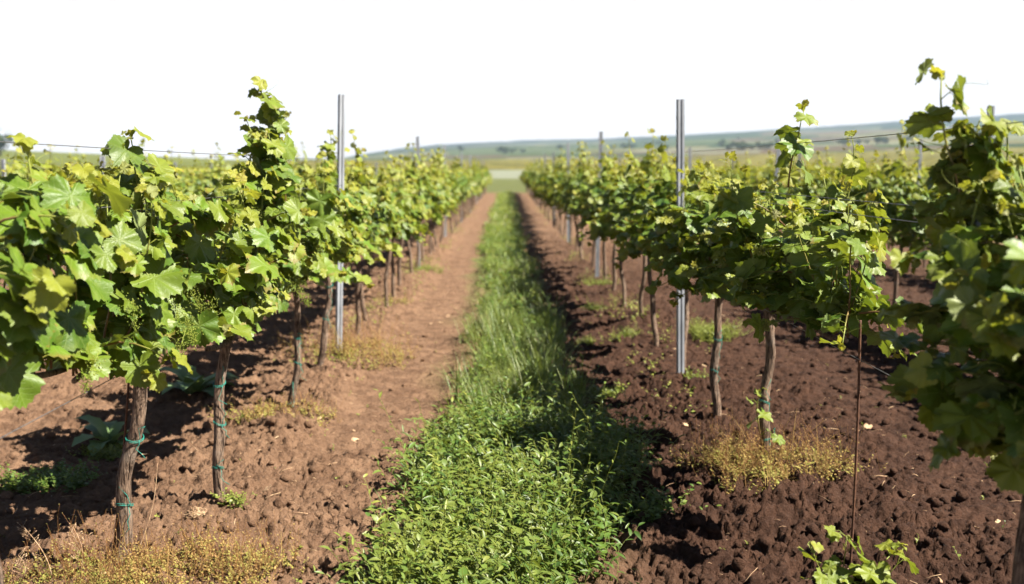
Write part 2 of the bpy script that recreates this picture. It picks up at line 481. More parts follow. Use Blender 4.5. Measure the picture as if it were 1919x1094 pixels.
def shoot(r_, base, d, L, S=.085, mode='up', out=0.0, tall=False, bushy=False):
    """polyline + leaf rows of one shoot; d start direction"""
    step = .062; n = max(4, int(L / step)); p = np.array(base, float); d = norm(np.array(d, float))
    pts = [p.copy()]; Ls = []; side = 1 if r_.random() < .5 else -1; pet = []
    az0 = r_.uniform(0, 2 * PI)
    for i in range(n):
        f = i / n
        if mode == 'up': d = norm(d + np.array([-.25 * p[0], 0, .10]) + r_.normal(0, .10, 3))
        else: d = norm(d + np.array([.03 * np.sign(out), 0, -.17]) + r_.normal(0, .10, 3))
        p = p + d * step; pts.append(p.copy())
        side = -side
        for rep in range(2 if (r_.random() < (.95 if bushy else .7 if tall else .38) and f < .85) else 1):
            ox = out if (out and r_.random() < .75) else (side if r_.random() < .8 else -side)
            o = norm(np.array([ox * r_.uniform(.35, 1.0), r_.normal(0, .65), r_.uniform(-.1, .45)]))
            if tall: o = norm(np.array([side * .8 * math.cos(az0) + r_.normal(0, .3), side * .8 * math.sin(az0) + r_.normal(0, .3), .35]))
            yo = np.clip((f - (.62 if bushy else .52)) / .5, 0, 1) ** 1.4
            fs = .72 if bushy else .5
            sz = S * r_.uniform(.48, 1.18) * (1 - .72 * max(0, (f - fs) / (1 - fs)) ** 1.3) * (.8 if rep else 1)
            pl = r_.uniform(.04, .10) * (1 - .6 * f) * (1.5 if rep else 1)
            q = p + o * pl + np.array([0, 0, -.15 * pl])
            nn = norm(o * r_.uniform(.3, 1.1) + np.array([0, 0, r_.uniform(.0, .7)]) + SUN_V * r_.uniform(.1, 1.5) + r_.normal(0, .36, 3))
            tt = o * .7 + np.array([0, 0, -r_.uniform(.1, 1.1)]) + r_.normal(0, .25, 3)
            Ls.append([*q, *tt, *nn, sz, min(1, yo * .9 + r_.uniform(0, .18) + (.15 if rep else 0)), r_.random()])
            pet.append((p.copy(), q, yo))
    for j in range(3):                      # folded tip leaves
        Ls.append([*(p + r_.normal(0, .012, 3)), *norm(d + r_.normal(0, .5, 3)), *norm(r_.normal(0, 1, 3)), S * r_.uniform(.16, .32), r_.uniform(.85, 1.0), r_.random()])
    return np.array(pts), Ls, pet


def stem_mesh(mb, pts, L0, r0=.0042, n=6, tend=None):
    m = len(pts); f = np.linspace(0, 1, m)
    A = np.zeros((m, n, 4)); A[..., 0] = np.clip((f - .25) / .6, 0, 1)[:, None]; A[..., 1] = .5
    A = np.concatenate([A.reshape(-1, 4), A[0, :1], A[-1, :1]])
    tube(mb, pts, r0 * (1 - .5 * f), n, A)
    if tend is not None:
        for k in range(2):
            i = m - 2 - k * 2; p = pts[i].copy(); d = norm(np.array([tend.normal(0, 1), tend.normal(0, 1), .6])); q = [p.copy()]; ax = norm(tend.normal(0, 1, 3)); c = 0
            for s_ in range(16):
                c += .035; d = norm(d + np.cross(ax, d) * c * (1 if s_ > 5 else .2)); p = p + d * .011; q.append(p.copy())
            tube(mb, q, np.linspace(.0011, .0004, len(q)), 4, (1, .5, .5, .5), False)


def petioles(mb, pet, n=3):
    for a, b, yo in pet:
        mid = (a + b) / 2 + np.array([0, 0, .012])
        tube(mb, [a, mid, b], [.0018, .0014, .0011], n, (.55 + .4 * yo, .3, .5, .5), False)


def trunk_mesh(r_, h, lean, rad, n, m, gnarl=1.0):
    f = np.linspace(0, 1, m); w = r_.uniform(0, 6, 4)
    cx = lean[0] * f + gnarl * (.016 * np.sin(f * 5 + w[0]) + .007 * np.sin(f * 13 + w[1]))
    cy = lean[1] * f + gnarl * (.016 * np.sin(f * 4 + w[2]) + .007 * np.sin(f * 11 + w[3]))
    cx -= cx[0]; cy -= cy[0]
    pts = np.stack([cx, cy, -.06 + (h + .06) * f], 1)
    R = rad * (1.12 - .25 * f + .22 * np.exp(-(f / .05) ** 2) + .28 * np.exp(-((f - .97) / .06) ** 2))
    ang = np.arange(n) / n; s = int(r_.integers(1000))
    ridge = 1 + .34 * (vnoise(ang[None] * 11 + f[:, None] * 1.2, f[:, None] * 4 + ang[None] * 0, s) - .5) + .16 * (vnoise(ang[None] * 23, f[:, None] * 14 + ang[None] * 0, s + 9) - .5)
    mb = MB(); tube(mb, pts, R, n, ridge=ridge); return mb, pts


ORD = 'zeroth first second third fourth fifth sixth seventh eighth ninth tenth eleventh twelfth thirteenth fourteenth fifteenth sixteenth'.split()
VG = 'grapevines in the vineyard rows'


def twine(parent, pts, r, zs, seed):
    r_ = np.random.default_rng(seed)
    for z in zs:
        mb = MB(); i = int(np.argmin(abs(pts[:, 2] - z))); c = pts[i]
        a = np.linspace(0, 2 * PI, 22); R = r * 1.12
        for dz in (0, .006):
            tube(mb, np.stack([c[0] + np.cos(a) * R, c[1] + np.sin(a) * R, z + dz + .01 * np.cos(a + z * 9)], 1), 0.0015, 5, cap=False)
        b = c + np.array([R * .75, -R * .75, 0]); b[2] = z
        for k in range(2):
            L = r_.uniform(.05, .16); q = [b + np.array([.03 * s_ * r_.uniform(-1, 1.4), -.012 * s_, (-L if k else L * r_.uniform(.2, 1)) * s_]) for s_ in np.linspace(0, 1, 5)]
            tube(mb, q, 0.0015, 5)
        mb.obj('twine_tie', M_TWINE, parent)


def buds(parent, p, r_, L=.13):              # young grape cluster: a drooping stalk with a cone of tiny beads
    mb = MB(); d = norm(np.array([r_.normal(0, .35), r_.normal(0, .5), -1.0]))
    tube(mb, [p, p + d * L * .5, p + d * L], [.0016, .0012, .0008], 4)
    o = np.array([(1, 0, 0), (-1, 0, 0), (0, 1, 0), (0, -1, 0), (0, 0, 1), (0, 0, -1)], float); f = [(0, 2, 4), (2, 1, 4), (1, 3, 4), (3, 0, 4), (2, 0, 5), (1, 2, 5), (3, 1, 5), (0, 3, 5)]
    for i in range(150):
        t = r_.uniform(.12, 1); w = .036 * (1.05 - t) + .008
        c = p + d * L * t + r_.normal(0, w * .62, 3)
        mb.add(c + o * r_.uniform(.0018, .0034), f, None, (.3, r_.random(), .5, .5))
    return mb.obj('grape_cluster', M_BERRY, parent)


def near_vine(seed, base, top, h, a0, a1, label, rad=.033, LS=.087, bushy=False, hl=1.0, ties=(), talls=(), nbuds=3, dens=1.0, rod=False, sucker=False, zmax=1.52, hang=(), z0=None):
    """a vine close to the camera: trunk (> twine_tie), cordon, every shoot (> foliage), grape clusters"""
    r_ = np.random.default_rng(seed)
    z0 = gz(base[0], base[1]) if z0 is None else z0
    root = thing('grapevine', label, 'grapevine', (base[0], base[1], z0), 0, VG)
    mb, pts = trunk_mesh(r_, h, (top[0] - base[0], top[1] - base[1]), rad, 22, 60)
    tr = mb.obj('trunk', M_BARK, root); twine(tr, pts, rad * 1.05, ties, seed)
    tp = pts[-1]
    yy = np.linspace(a0, a1, 18); mb = MB()
    cp = np.stack([tp[0] + .02 * np.sin(yy * 7 + seed), tp[1] + yy, tp[2] - .02 + .03 * np.abs(yy) + .015 * np.sin(yy * 9)], 1)
    tube(mb, cp, .013 * (1.1 - .4 * np.abs(yy) / max(abs(a0), abs(a1))), 8); mb.obj('cordon', M_BARK, root)
    shoots = []
    ns = int((a1 - a0) * 15 * dens)
    for i in range(ns):
        y = a0 + (a1 - a0) * (i + r_.random()) / ns
        b = np.array([tp[0] + r_.normal(0, .02), tp[1] + y, tp[2] + .03 * abs(y)])
        zt = zmax - .03 + r_.normal(0, .13) + .07 * math.sin(y * 9 + seed * 2.3)
        L = max(.3, zt - z0 - b[2])
        shoots.append(shoot(r_, b, (r_.normal(0, .32), r_.normal(0, .22), 1), L, LS, 'up'))
    nh = int((a1 - a0) * 17 * dens)
    for i in range(nh):
        s = 1 if i % 2 else -1; y = a0 + (a1 - a0) * r_.random()
        b = np.array([tp[0] + s * .03, tp[1] + y, tp[2] + r_.uniform(.0, .48)])
        shoots.append(shoot(r_, b, (s * 1.0, r_.normal(0, .5), r_.uniform(.35, 1.1)), r_.uniform(.24, .46) * hl, LS, 'hang', out=s))
    for (p, L, dd) in talls:
        b = np.array(p) - np.array([base[0], base[1], z0])
        shoots.append(shoot(r_, b, dd, L, LS * .95, 'up', tall=True, bushy=bushy))
    for (p, L, dd) in hang:
        b = np.array(p) - np.array([base[0], base[1], z0])
        shoots.append(shoot(r_, b, dd, L, LS, 'hang', out=1 if dd[0] > 0 else -1))
    if sucker:
        shoots.append(shoot(r_, pts[10] + np.array([-.02, -.03, 0]), (-.35, -.3, 1), .36, .055, 'up', tall=True))
    for q, (pp, Ls, pet) in enumerate(shoots):
        mb = MB(); stem_mesh(mb, pp, 0, .0042, 6, r_ if q % 3 == 0 else None)
        st = mb.obj('shoot', M_STEM, root)
        mb = MB(); leaves(mb, LOD[0], Ls); petioles(mb, pet)
        mb.obj('foliage', M_LEAF, st)
    for i in range(nbuds):
        s = (-1 if r_.random() < .2 else 1) * (-1 if base[0] > 0 else 1)
        buds(root, np.array([tp[0] + s * r_.uniform(.07, .22), tp[1] + r_.uniform(a0, a1), tp[2] + r_.uniform(.08, .30)]), r_, .12)
    return root


def crown_mesh(seed, lod, nl=1.0, half=.56):
    r_ = np.random.default_rng(seed); mb = MB()
    ns = int(round(14 * nl)); allL = []
    S = {1: .080, 2: .100, 3: .13}[lod]
    for i in range(ns):
        y = -half + 2 * half * (i + r_.random()) / ns
        tall = r_.random() < .17
        if r_.random() < .10: continue
        b = np.array([r_.normal(0, .03), y, .78]); L = r_.uniform(.50, .84) + (r_.uniform(.16, .40) if tall else 0)
        pp, Ls, pet = shoot(r_, b, (r_.normal(0, .32), r_.normal(0, .2), 1), L, S, 'up')
        allL += Ls
        if lod == 1:
            stem_mesh(mb, pp, 0, .0048, 3); petioles(mb, pet[::2], 3)
    for i in range(int(14 * nl)):
        s = 1 if i % 2 else -1
        b = np.array([s * .03, r_.uniform(-half, half), .78 + r_.uniform(0, .42)])
        pp, Ls, pet = shoot(r_, b, (s, r_.normal(0, .5), r_.uniform(.2, 1.1)), r_.uniform(.26, .50), S, 'hang', out=s); allL += Ls
    if lod == 2: allL = [l for l in allL if r_.random() < .72]
    leaves(mb, LOD[lod], allL)
    return mb.mesh('crown', M_LEAF)


CR1 = [crown_mesh(100 + i, 1, 1.12, .62) for i in range(9)]
CR2 = [crown_mesh(200 + i, 2, .85, .60) for i in range(5)]
TR1 = [trunk_mesh(np.random.default_rng(300 + i), .80, (rs.normal(0, .05), rs.normal(0, .05)), .021, 9, 18, 1.1)[0].mesh('trunk', M_BARK) for i in range(6)]
NVINE = [0]


def far_vine(x, y, lod, label, rotate=None):
    root = thing('grapevine', label, 'grapevine', (x, y, gz(x, y) if y < 40 else 0), 0, VG)
    for nm, src in (('trunk', TR1), ('crown', CR1 if lod == 1 else CR2)):
        o = bpy.data.objects.new(nm, rnd.choice(src)); COL.objects.link(o); o.parent = root
        o.rotation_euler = (0, 0, 0 if nm == 'crown' else rnd.uniform(0, 6))
        o.scale = (rnd.uniform(.9, 1.15), rnd.uniform(.92, 1.1), rnd.uniform(.97, 1.10))
    NVINE[0] += 1


# near vines of the two middle rows (positions measured from the photograph)
def trunk_at(bpx, tpx, ztop):
    b = G(*bpx); Y = b[1]; t = P(tpx[0], tpx[1], Y); return (b[0], Y), (t[0], Y + .0)


b, t = trunk_at((225, 1050), (272, 735), .73)
near_vine(1, b, t, .82, -.62, .42, 'thick-trunked grapevine tied to a rusty rod, yellow weed patch at its foot', .028, ties=(.20, .47), nbuds=11, dens=1.0, zmax=1.50, bushy=True, talls=[((-1.33, 3.66, 1.2), .46, (.05, 0, 1)), ((-1.36, 3.6, 1.15), .32, (.1, 0, 1)), ((-1.32, 3.7, 1.1), .40, (.1, 0, 1))],
          hl=.8, hang=[((-1.36, 3.62, .92), .22, (.3, -.6, .3)), ((-1.42, 3.60, .92), .22, (-.5, -.6, .2))])
tie_rod_1 = (b, t)
b, t = trunk_at((412, 930), (428, 585), .8)
near_vine(2, b, t, .80, -.30, .85, 'grapevine with three green twine ties and one tall leafy shoot over its row', .024, ties=(.17, .38, .56), bushy=True, talls=
          [((-1.22, 5.0, 1.15), .40, (-.2, -.1, 1)), ((-1.2, 5.2, 1.3), .56, (.05, -.05, 1)), ((-1.15, 5.12, 1.2), .50, (.15, .0, 1)), ((-1.24, 5.2, 1.22), .76, (.06, .05, 1)), ((-1.24, 5.26, 1.15), .52, (-.05, .0, 1)), ((-1.19, 5.15, 1.15), .62, (.04, .05, 1)), ((-1.27, 4.95, 1.2), .44, (.1, 0, 1)), ((-1.2, 5.1, 1.1), .45, (-.1, 0, 1))], nbuds=6, dens=1.0, zmax=1.44)
near_vine(3, (-1.42, 2.55), (-1.40, 2.6), .90, -.3, .50, 'blurred grapevine cut off by the left edge of the photo, trunk out of view', .034, LS=.098, hl=.7, ties=(), talls=[((-1.36, 2.95, 1.2), .42, (0, 0, 1))], nbuds=3, dens=.85, zmax=1.40)
b, t = trunk_at((543, 760), (556, 520), .8)
near_vine(4, b, t, .80, -.85, .55, 'slim grapevine with twine on its trunk, small dry weed patch at its foot', .020, ties=(.28, .02, .45), nbuds=3, dens=.95, zmax=1.45)
b, t = trunk_at((598, 690), (612, 520), .8)
near_vine(5, b, t, .80, -.60, .60, 'grapevine just before the first metal post left of the grass', .022, ties=(.35, .6), nbuds=2, dens=.95, zmax=1.46, talls=[((-1.35, 7.6, 1.3), .5, (0, 0, 1))])
# right row
near_vine(6, (1.345, 2.42), (1.33, 2.5), .82, -.55, .14, 'dark blurred grapevine closest to the camera at right, tall shoot rising above it', .030, LS=.080, ties=(.3,), bushy=True, talls=
          [((1.21, 2.62, 1.32), .46, (-.04, .05, 1)), ((1.20, 2.66, 1.28), .34, (-.08, .0, 1)), ((1.24, 2.64, 1.3), .36, (.06, .0, 1)), ((1.24, 2.55, 1.3), .34, (.0, .0, 1)), ((1.33, 2.7, 1.3), .34, (.1, 0, 1))], nbuds=3, dens=3.3, zmax=1.53, hl=.74, hang=[((1.36, 2.5, .85), .30, (-.1, .2, .1)), ((1.34, 2.4, .85), .30, (-.1, -.2, .1)), ((1.36, 2.3, .85), .30, (.1, -.5, .0)), ((1.40, 2.7, .85), .35, (.1, .5, .0))])
b, t = trunk_at((1430, 862), (1436, 575), .8)
near_vine(7, b, t, .80, -1.22, .48, 'grapevine standing in an orange dry weed patch, young green sprout on its trunk', .024, ties=(.10, .30), talls=[((1.30, 4.62, 1.42), .42, (-.03, 0, 1))], nbuds=3, dens=1.25, hl=.9, hang=[((1.36, 3.80, .95), .32, (.2, -.2, .2)), ((1.36, 3.9, .95), .34, (-.1, -.3, .1)), ((1.38, 4.0, .9), .30, (.3, -.3, .1)), ((1.36, 4.15, .95), .32, (.2, -.3, .1))], sucker=True, zmax=1.40)
b, t = trunk_at((1343, 785), (1352, 560), .8)
near_vine(8, b, t, .80, -.45, .62, 'grapevine just before the first metal post right of the grass', .022, ties=(.3, .5), nbuds=2, dens=1.0, zmax=1.46)

ROWN = {-1: 'row left of the grass', 1: 'row right of the grass'}
for k in range(2, 8):
    for s, nm in ((-1, 'left'), (1, 'right')): ROWN[s * k] = ORD[k] + ' row ' + nm + ' of the grass'
POSTS = {-1: [8.24 + 7.25 * i for i in range(9)], 1: [7.15 + 6.85 * i for i in range(9)],
         -2: [10.2 + 7.1 * i for i in range(8)], 2: [8.3 + 6.8 * i for i in range(9)],
         -3: [13.5 + 7.1 * i for i in range(7)], 3: [9.5 + 6.8 * i for i in range(8)],
         -4: [18 + 7.1 * i for i in range(6)], 4: [14 + 6.8 * i for i in range(7)]}
FARY = 30.0


def vine_label(r, y):  # says between which posts of which row the vine stands
    ps = POSTS[r]; before = [i for i, p in enumerate(ps) if p <= y]
    if y > FARY: return f'small blurred grapevine far down the {ROWN[r]}'
    key = (r, len(before)); CNT[key] = CNT.get(key, 0) + 1
    c = ORD[CNT[key]]
    if before: return f'leafy grapevine, {c} past the {ORD[len(before)]} metal post in the {ROWN[r]}'
    return f'leafy grapevine, {c} before the first metal post of the {ROWN[r]}'


CNT = {}
lists = {-1: [9.0, 9.95, 10.95, 12.0] + [13.1 + 1.1 * i for i in range(48)],
         1: [7.22, 8.5, 9.85, 11.0, 12.15, 13.2] + [14.4 + 1.1 * i for i in range(47)],
         2: [4.6 + 1.1 * i for i in range(37)], -2: [5.6 + 1.1 * i for i in range(36)],
         3: [10.5 + 1.1 * i for i in range(27)], -3: [11.5 + 1.1 * i for i in range(27)],
         4: [16 + 1.1 * i for i in range(18)], -4: [17.5 + 1.1 * i for i in range(14)]}
for r in (-1, 1, 2, -2, 3, -3, 4, -4):
    for y in lists[r]:
        yy = y + rnd.uniform(-.12, .12) * (1 if y > 13 else 0)
        far_vine(ROWX[r] + rnd.uniform(-.05, .05), yy, 1 if math.hypot(ROWX[r], y) < 20 else 2, vine_label(r, y))
print('vines', NVINE[0] + 8)
# the rest of the vineyard reads as one mass
mb = MB(); r_ = np.random.default_rng(5)
L = []
for r in range(-7, 8):
    if r == 0: continue
    y0 = lists[r][-1] + 1.1 if r in lists else 14 + 3 * abs(r)
    y = y0
    while y < 66:
        n = 46 if y < 45 else 34
        q = np.stack([ROWX[r] + r_.normal(0, .14, n), y + r_.uniform(-.6, .6, n), .68 + .92 * r_.random(n) ** .9], 1)
        sg = np.sign(q[:, 0] - ROWX[r])
        nn = np.stack([sg * .6, r_.normal(0, .5, n), r_.uniform(.2, 1, n)], 1) + r_.normal(0, .3, (n, 3)) + SUN_V * .4
        tt = np.stack([sg * .5, r_.normal(0, .5, n), -r_.uniform(.2, 1, n)], 1)
        yo = np.clip((q[:, 2] - 1.15) / .5, 0, 1) * r_.uniform(.3, 1, n)
        L.append(np.concatenate([q, tt, nn, r_.uniform(.10, .16, n)[:, None], yo[:, None], r_.random((n, 1))], 1))
        y += 1.1
leaves(mb, LOD[3], np.concatenate(L))
tag(mb.obj('vine_foliage', M_LEAF), 'far rows of blurred grapevines filling the vineyard to its end', None, None, 'stuff')

# ------------------------------------------------------------------ posts, wires, rods


def post_profile():
    w, d, th = .0235, .019, .004              # C-shaped steel section, open towards -y side with lips
    o = [(-w, -d), (-w * .45, -d), (-w * .45, -d + th), (-w + th, -d + th), (-w + th, d - th), (-w * .25, d - th), (-w * .12, d - th - .008), (w * .12, d - th - .008), (w * .25, d - th), (w - th, d - th), (w - th, -d + th), (w * .45, -d + th), (w * .45, -d), (w, -d), (w, d), (w * .3, d), (w * .15, d - .008), (-w * .15, d - .008), (-w * .3, d), (-w, d)]
    return np.array(o)


def post_mesh(h):
    mb = MB(); pr = post_profile() * np.array([1, -1]); n = len(pr)                # grooved web faces the camera
    lo = np.c_[pr, np.full(n, -.3)]; hi = np.c_[pr, np.full(n, h)]
    V = np.concatenate([lo, hi]); q = np.arange(n); q2 = (q + 1) % n
    mb.add(V, None, np.stack([q2, q, q + n, q2 + n], 1))
    # top cap strips so the sheet edge reads as steel
    for a, b2, c, d in ((0, 1, 2, 3), (3, 4, 19, 0), (4, 5, 18, 19), (5, 6, 17, 18), (6, 7, 16, 17), (7, 8, 15, 16), (8, 9, 14, 15), (9, 10, 13, 14), (10, 11, 12, 13)):
        mb.add(hi[[a, b2, c, d]], None, [(0, 1, 2, 3)])
    for z in np.arange(.55, h - .04, .10):
        for s in (-1, 1):
            tube(mb, [(s * .022, 0, z - .012), (s * .029, 0, z - .006), (s * .030, 0, z + .012), (s * .027, 0, z + .016)], .0035, 5)
    return mb.mesh('trellis_post', M_POST, False)


PM = {}
PG = 'metal trellis posts along the vine rows'
POSX = {(-1, 0): G(635, 655), (1, 0): G(1275, 705)}
for r in POSTS:
    for i, y in enumerate(POSTS[r]):
        if y > 60: continue
        h = {(-1, 0): 2.12, (1, 0): 1.98}.get((r, i), 2.06 if r > -2 else 1.72)
        if h not in PM: PM[h] = post_mesh(h)
        x = POSX[(r, i)][0] if (r, i) in POSX else ROWX[r] + rnd.uniform(-.03, .03)
        if y < 30:
            lab = f'grey steel trellis post, {ORD[i + 1]} in the {ROWN[r]}'
            if (r, i) == (-1, 0): lab = 'pale grey steel post nearest in the row left of the grass, dry weeds below'
            if (r, i) == (1, 0): lab = 'grooved grey steel post nearest in the row right of the grass'
        else: lab = f'small blurred grey post far down the {ROWN[r]}'
        o = bpy.data.objects.new('trellis_post', PM[h]); COL.objects.link(o); o.location = (x, y, gz(x, y) if y < 30 else 0); tag(o, lab, 'post', PG)
        o.rotation_euler = (rnd.uniform(-.02, .02), rnd.uniform(-.012, .02), rnd.uniform(-.25, .25))
        if (r, i) == (-1, 0): o.rotation_euler = (0, .036, .62)
        if (r, i) == (1, 0): o.rotation_euler = (0, -.022, .22)
        if (r, i) == (2, 1): o.rotation_euler = (0, .05, .1)

WN = {.80: 'lowest trellis wire, under the leaves,', 1.38: 'middle trellis wire', 1.40: 'upper middle trellis wire', 1.585: 'trellis wire above the leaves', 1.62: 'trellis wire at the leaf tops', 1.93: 'topmost trellis wire'}
for r, zs in ((-1, (.80, 1.38, 1.585)), (1, (.80, 1.345, 1.40, 1.63)), (-2, (1.56,)), (2, (1.4, 1.60))):
    for j, z in enumerate(zs):
        mb = MB(); yy = np.concatenate([np.arange(.6, 20, .8), np.arange(20, 66, 4)])
        tube(mb, np.stack([ROWX[r] + .035 * np.sin(j * 2 + 1) + .012 * np.sin(yy * .9 + j), yy, z - .01 * np.abs(np.sin((yy - POSTS[r][0]) * PI / 7))], 1), .0016, 5)
        nm = 'lowest' if z < 1 else ['', 'second', 'third', 'fourth', 'fifth'][j] if len(zs) > 2 else ('upper' if (j == 1 or len(zs) == 1) else 'lower')
        lab = f'thin {nm} trellis wire from the ground along the {ROWN[r]}' if len(zs) > 2 else f'thin {nm} trellis wire along the {ROWN[r]}'
        tag(mb.obj('trellis_wire', M_WIRE), lab, 'wire', 'trellis wires strung along the rows')


def rod(p0, p1, label, rad=.0048):
    mb = MB(); p0 = np.array(p0, float); p1 = np.array(p1, float); f = np.linspace(0, 1, 60)[:, None]
    q = p0 + (p1 - p0) * f + .006 * np.sin(f * 3.1) * np.array([1, 0, 0])
    tube(mb, q, rad * (1 + .10 * (np.arange(60) % 2)), 7)
    return tag(mb.obj('support_rod', M_RUST), label, 'rod', 'thin rusty rods supporting the vines')


g0 = G(1594, 1046); p1 = P(1612, 600, 3.72)
rod(g0 + np.array([0, 0, -.05]), p1, 'thin rusty rod standing alone between two vines, leafy sprout at its foot')
(bb, tt) = tie_rod_1
rod((bb[0] - .030, bb[1] - .0, 0), (tt[0] - .052, tt[1], .78), 'thin rusty rod tied against the thick trunk beside the yellow weed patch', .0042)


# ------------------------------------------------------------------ weeds
def scatter_leaves(mb, Pp, T, N, S, yo, rn, tmpl):
    L = np.concatenate([Pp, T, N, S[:, None], yo[:, None], rn[:, None]], 1); leaves(mb, [tmpl], L)


def lance(w, fold=.25, bend=.3, seg=3):      # lance-shaped leaf, base at the origin, tip at y = 1
    V = []; F4 = []
    for i in range(seg + 1):
        f = i / seg; ww = w * (math.sin(PI * min(1, .12 + f * .88)) ** .8 if f < 1 else .02)
        z = -bend * f * f
        V += [(-ww, f, z + fold * ww), (0, f, z), (ww, f, z + fold * ww)]
    for i in range(seg):
        a = i * 3; F4 += [(a, a + 1, a + 4, a + 3), (a + 1, a + 2, a + 5, a + 4)]
    return np.array(V, float), np.zeros((0, 3), int), np.array(F4)


LN = [lance(.15, .4, .25), lance(.19, .3, .45), lance(.12, .5, .1)]
OV = [lance(.36, .2, .3), lance(.30, .3, .1)]
LL = [lance(.22, .3, .3, 2), lance(.3, .2, .4, 2)]


def stems(r_, base, n_leaf, length, spread, upness, S, tset, mb, yr=(0, .3), stem=True, sr=.0012, sa=.6):
    """a bunch of leafy stems, one per base point; vectorised per stem step"""
    N = len(base); d = np.stack([r_.normal(0, spread, N), r_.normal(0, spread, N), np.full(N, upness) * r_.uniform(.6, 1.3, N)], 1); d = norm(d)
    Ln = length * r_.uniform(.55, 1.25, N) * (.55 + .9 * vnoise(base[:, 0] * 3.5 + 3, base[:, 1] * 3, 118)); p = base.copy(); az = r_.uniform(0, 6.28, N); rn0 = r_.random(N); out = []; path = [p.copy()]
    for i in range(n_leaf):
        d = norm(d + r_.normal(0, .16, (N, 3)) + np.array([0, 0, .05])); p = p + d * (Ln / n_leaf)[:, None]; path.append(p.copy())
        az = az + 2.4; o = np.stack([np.cos(az), np.sin(az), r_.uniform(.1, .9, N)], 1); o = norm(o + d * .6)
        nn = norm(np.array([0, 0, 1.0]) + .4 * SUN_V - .5 * o + r_.normal(0, .3, (N, 3)))
        out.append(np.concatenate([p, o, nn, (S * r_.uniform(.6, 1.25, N) * (1 - .35 * i / n_leaf))[:, None], np.clip(r_.uniform(*yr, N) + .7 * (vnoise(base[:, 0] * 2.6, base[:, 1] * 2.2, 58) - .55), 0, 1)[:, None], np.clip(rn0 * .6 + r_.uniform(0, .4, N), 0, 1)[:, None]], 1))
    leaves(mb, tset, np.concatenate(out))
    if stem:
        path = np.array(path)                # (m, N, 3)
        m = len(path); a = np.array([0, 2.09, 4.19]); ring = np.stack([np.cos(a), np.sin(a), a * 0], 1) * sr
        V = (path.transpose(1, 0, 2)[:, :, None] + ring[None, None]).reshape(-1, 3)
        i = (np.arange(N) * m * 3)[:, None, None] + (np.arange(m - 1) * 3)[None, :, None]; k = np.arange(3)[None, None]; k2 = (k + 1) % 3
        mb.add(V, None, np.stack([i + k, i + k2, i + 3 + k2, i + 3 + k], -1).reshape(-1, 4), (sa, .2 if sa else 0, .5, .5))


def blades(r_, base, L, w, mb, lean=.35, yr=(0, .3), seg=5):
    """grass blades bending over under their own weight"""
    N = len(base); az = r_.uniform(0, 6.28, N); ln = np.abs(r_.normal(lean, lean * .5, N)); LL_ = L * r_.uniform(.5, 1.2, N)
    dirh = np.stack([np.cos(az), np.sin(az)], 1); bend = r_.uniform(.2, 1.3, N); perp = np.stack([-np.sin(az), np.cos(az)], 1)
    V = np.zeros((N, (seg + 1) * 2, 3)); LL_ = LL_ * (.45 + 1.1 * vnoise(base[:, 0] * 5, base[:, 1] * 3.5, 88)); ang = ln.copy(); p = base.copy(); W = w * r_.uniform(.6, 1.3, N)
    for i in range(seg + 1):
        f = i / seg; hw = W * (1 - f ** 1.6) * .5 + .0003
        for s, j in ((-1, 0), (1, 1)):
            V[:, i * 2 + j, :2] = p[:, :2] + s * perp * hw[:, None]; V[:, i * 2 + j, 2] = p[:, 2]
        st = LL_ / seg; p = p + np.concatenate([dirh * (np.sin(ang) * st)[:, None], (np.cos(ang) * st)[:, None]], 1); ang = ang + bend / seg * 1.4
    k = np.arange(seg)[None, :] * 2 + (np.arange(N) * (seg + 1) * 2)[:, None]
    A = np.zeros((N, (seg + 1) * 2, 4)); A[..., 0] = np.clip(r_.uniform(*yr, N) + .5 * (vnoise(base[:, 0] * 3, base[:, 1] * 2, 98) - .55), 0, 1)[:, None]; A[..., 1] = r_.random(N)[:, None]; A[..., 2:] = .5
    mb.add(V.reshape(-1, 3), None, np.stack([k, k + 1, k + 3, k + 2], -1).reshape(-1, 4), A.reshape(-1, 4))


def on_ground(x, y, dz=0.0):
    return np.stack([x, y, soil_z(x, y) + dz], 1)


r_ = np.random.default_rng(77)


def strip_points(n, y0, y1, margin=0.0, power=1.0):
    y = y0 + (y1 - y0) * r_.random(n) ** power; a, b = strip_l(y) - margin, strip_r(y) + margin
    x = a + (b - a) * r_.random(n)
    e = np.minimum(x - a, b - x); keep = (e > .10 * r_.random(n) ** 2) & (vnoise(x * 4.5, y * 4.5, 19) * .6 + .4 * vnoise(x * 1.7, y * 1.3, 29) + .25 * r_.random(n) > .42 + .25 * (e < .14))
    return x[keep], y[keep]


# knotweed carpet near the camera
mb = MB()
x, y = strip_points(3000, 2.3, 5.7)
stems(r_, on_ground(x, y, -.005), 9, .22, .60, .80, .058, LN, mb, (0, .45))
x, y = strip_points(170, 2.6, 9.0, .10); stems(r_, on_ground(x, y), 11, .36, .35, 1.0, .050, LN, mb, (0, .8))
x, y = strip_points(420, 2.3, 5.4); stems(r_, on_ground(x, y), 6, .22, .3, 1.0, .050, OV, mb, (0, .4))
x, y = strip_points(1700, 5.3, 9.5); stems(r_, on_ground(x, y), 6, .17, .6, .7, .055, LL, mb, (0, .5))
x, y = strip_points(4200, 8.5, 24, .05, 1.2); stems(r_, on_ground(x, y), 5, .18, .6, .7, .065, LL, mb, (0, .6), False)
x, y = strip_points(2600, 24, 66, .05, 1.2); stems(r_, on_ground(x, y), 4, .18, .6, .7, .12, LL, mb, (.1, .7), False)
tag(mb.obj('ground_weeds', M_WEED), 'low leafy green weeds carpeting the strip between the rows', None, None, 'stuff')
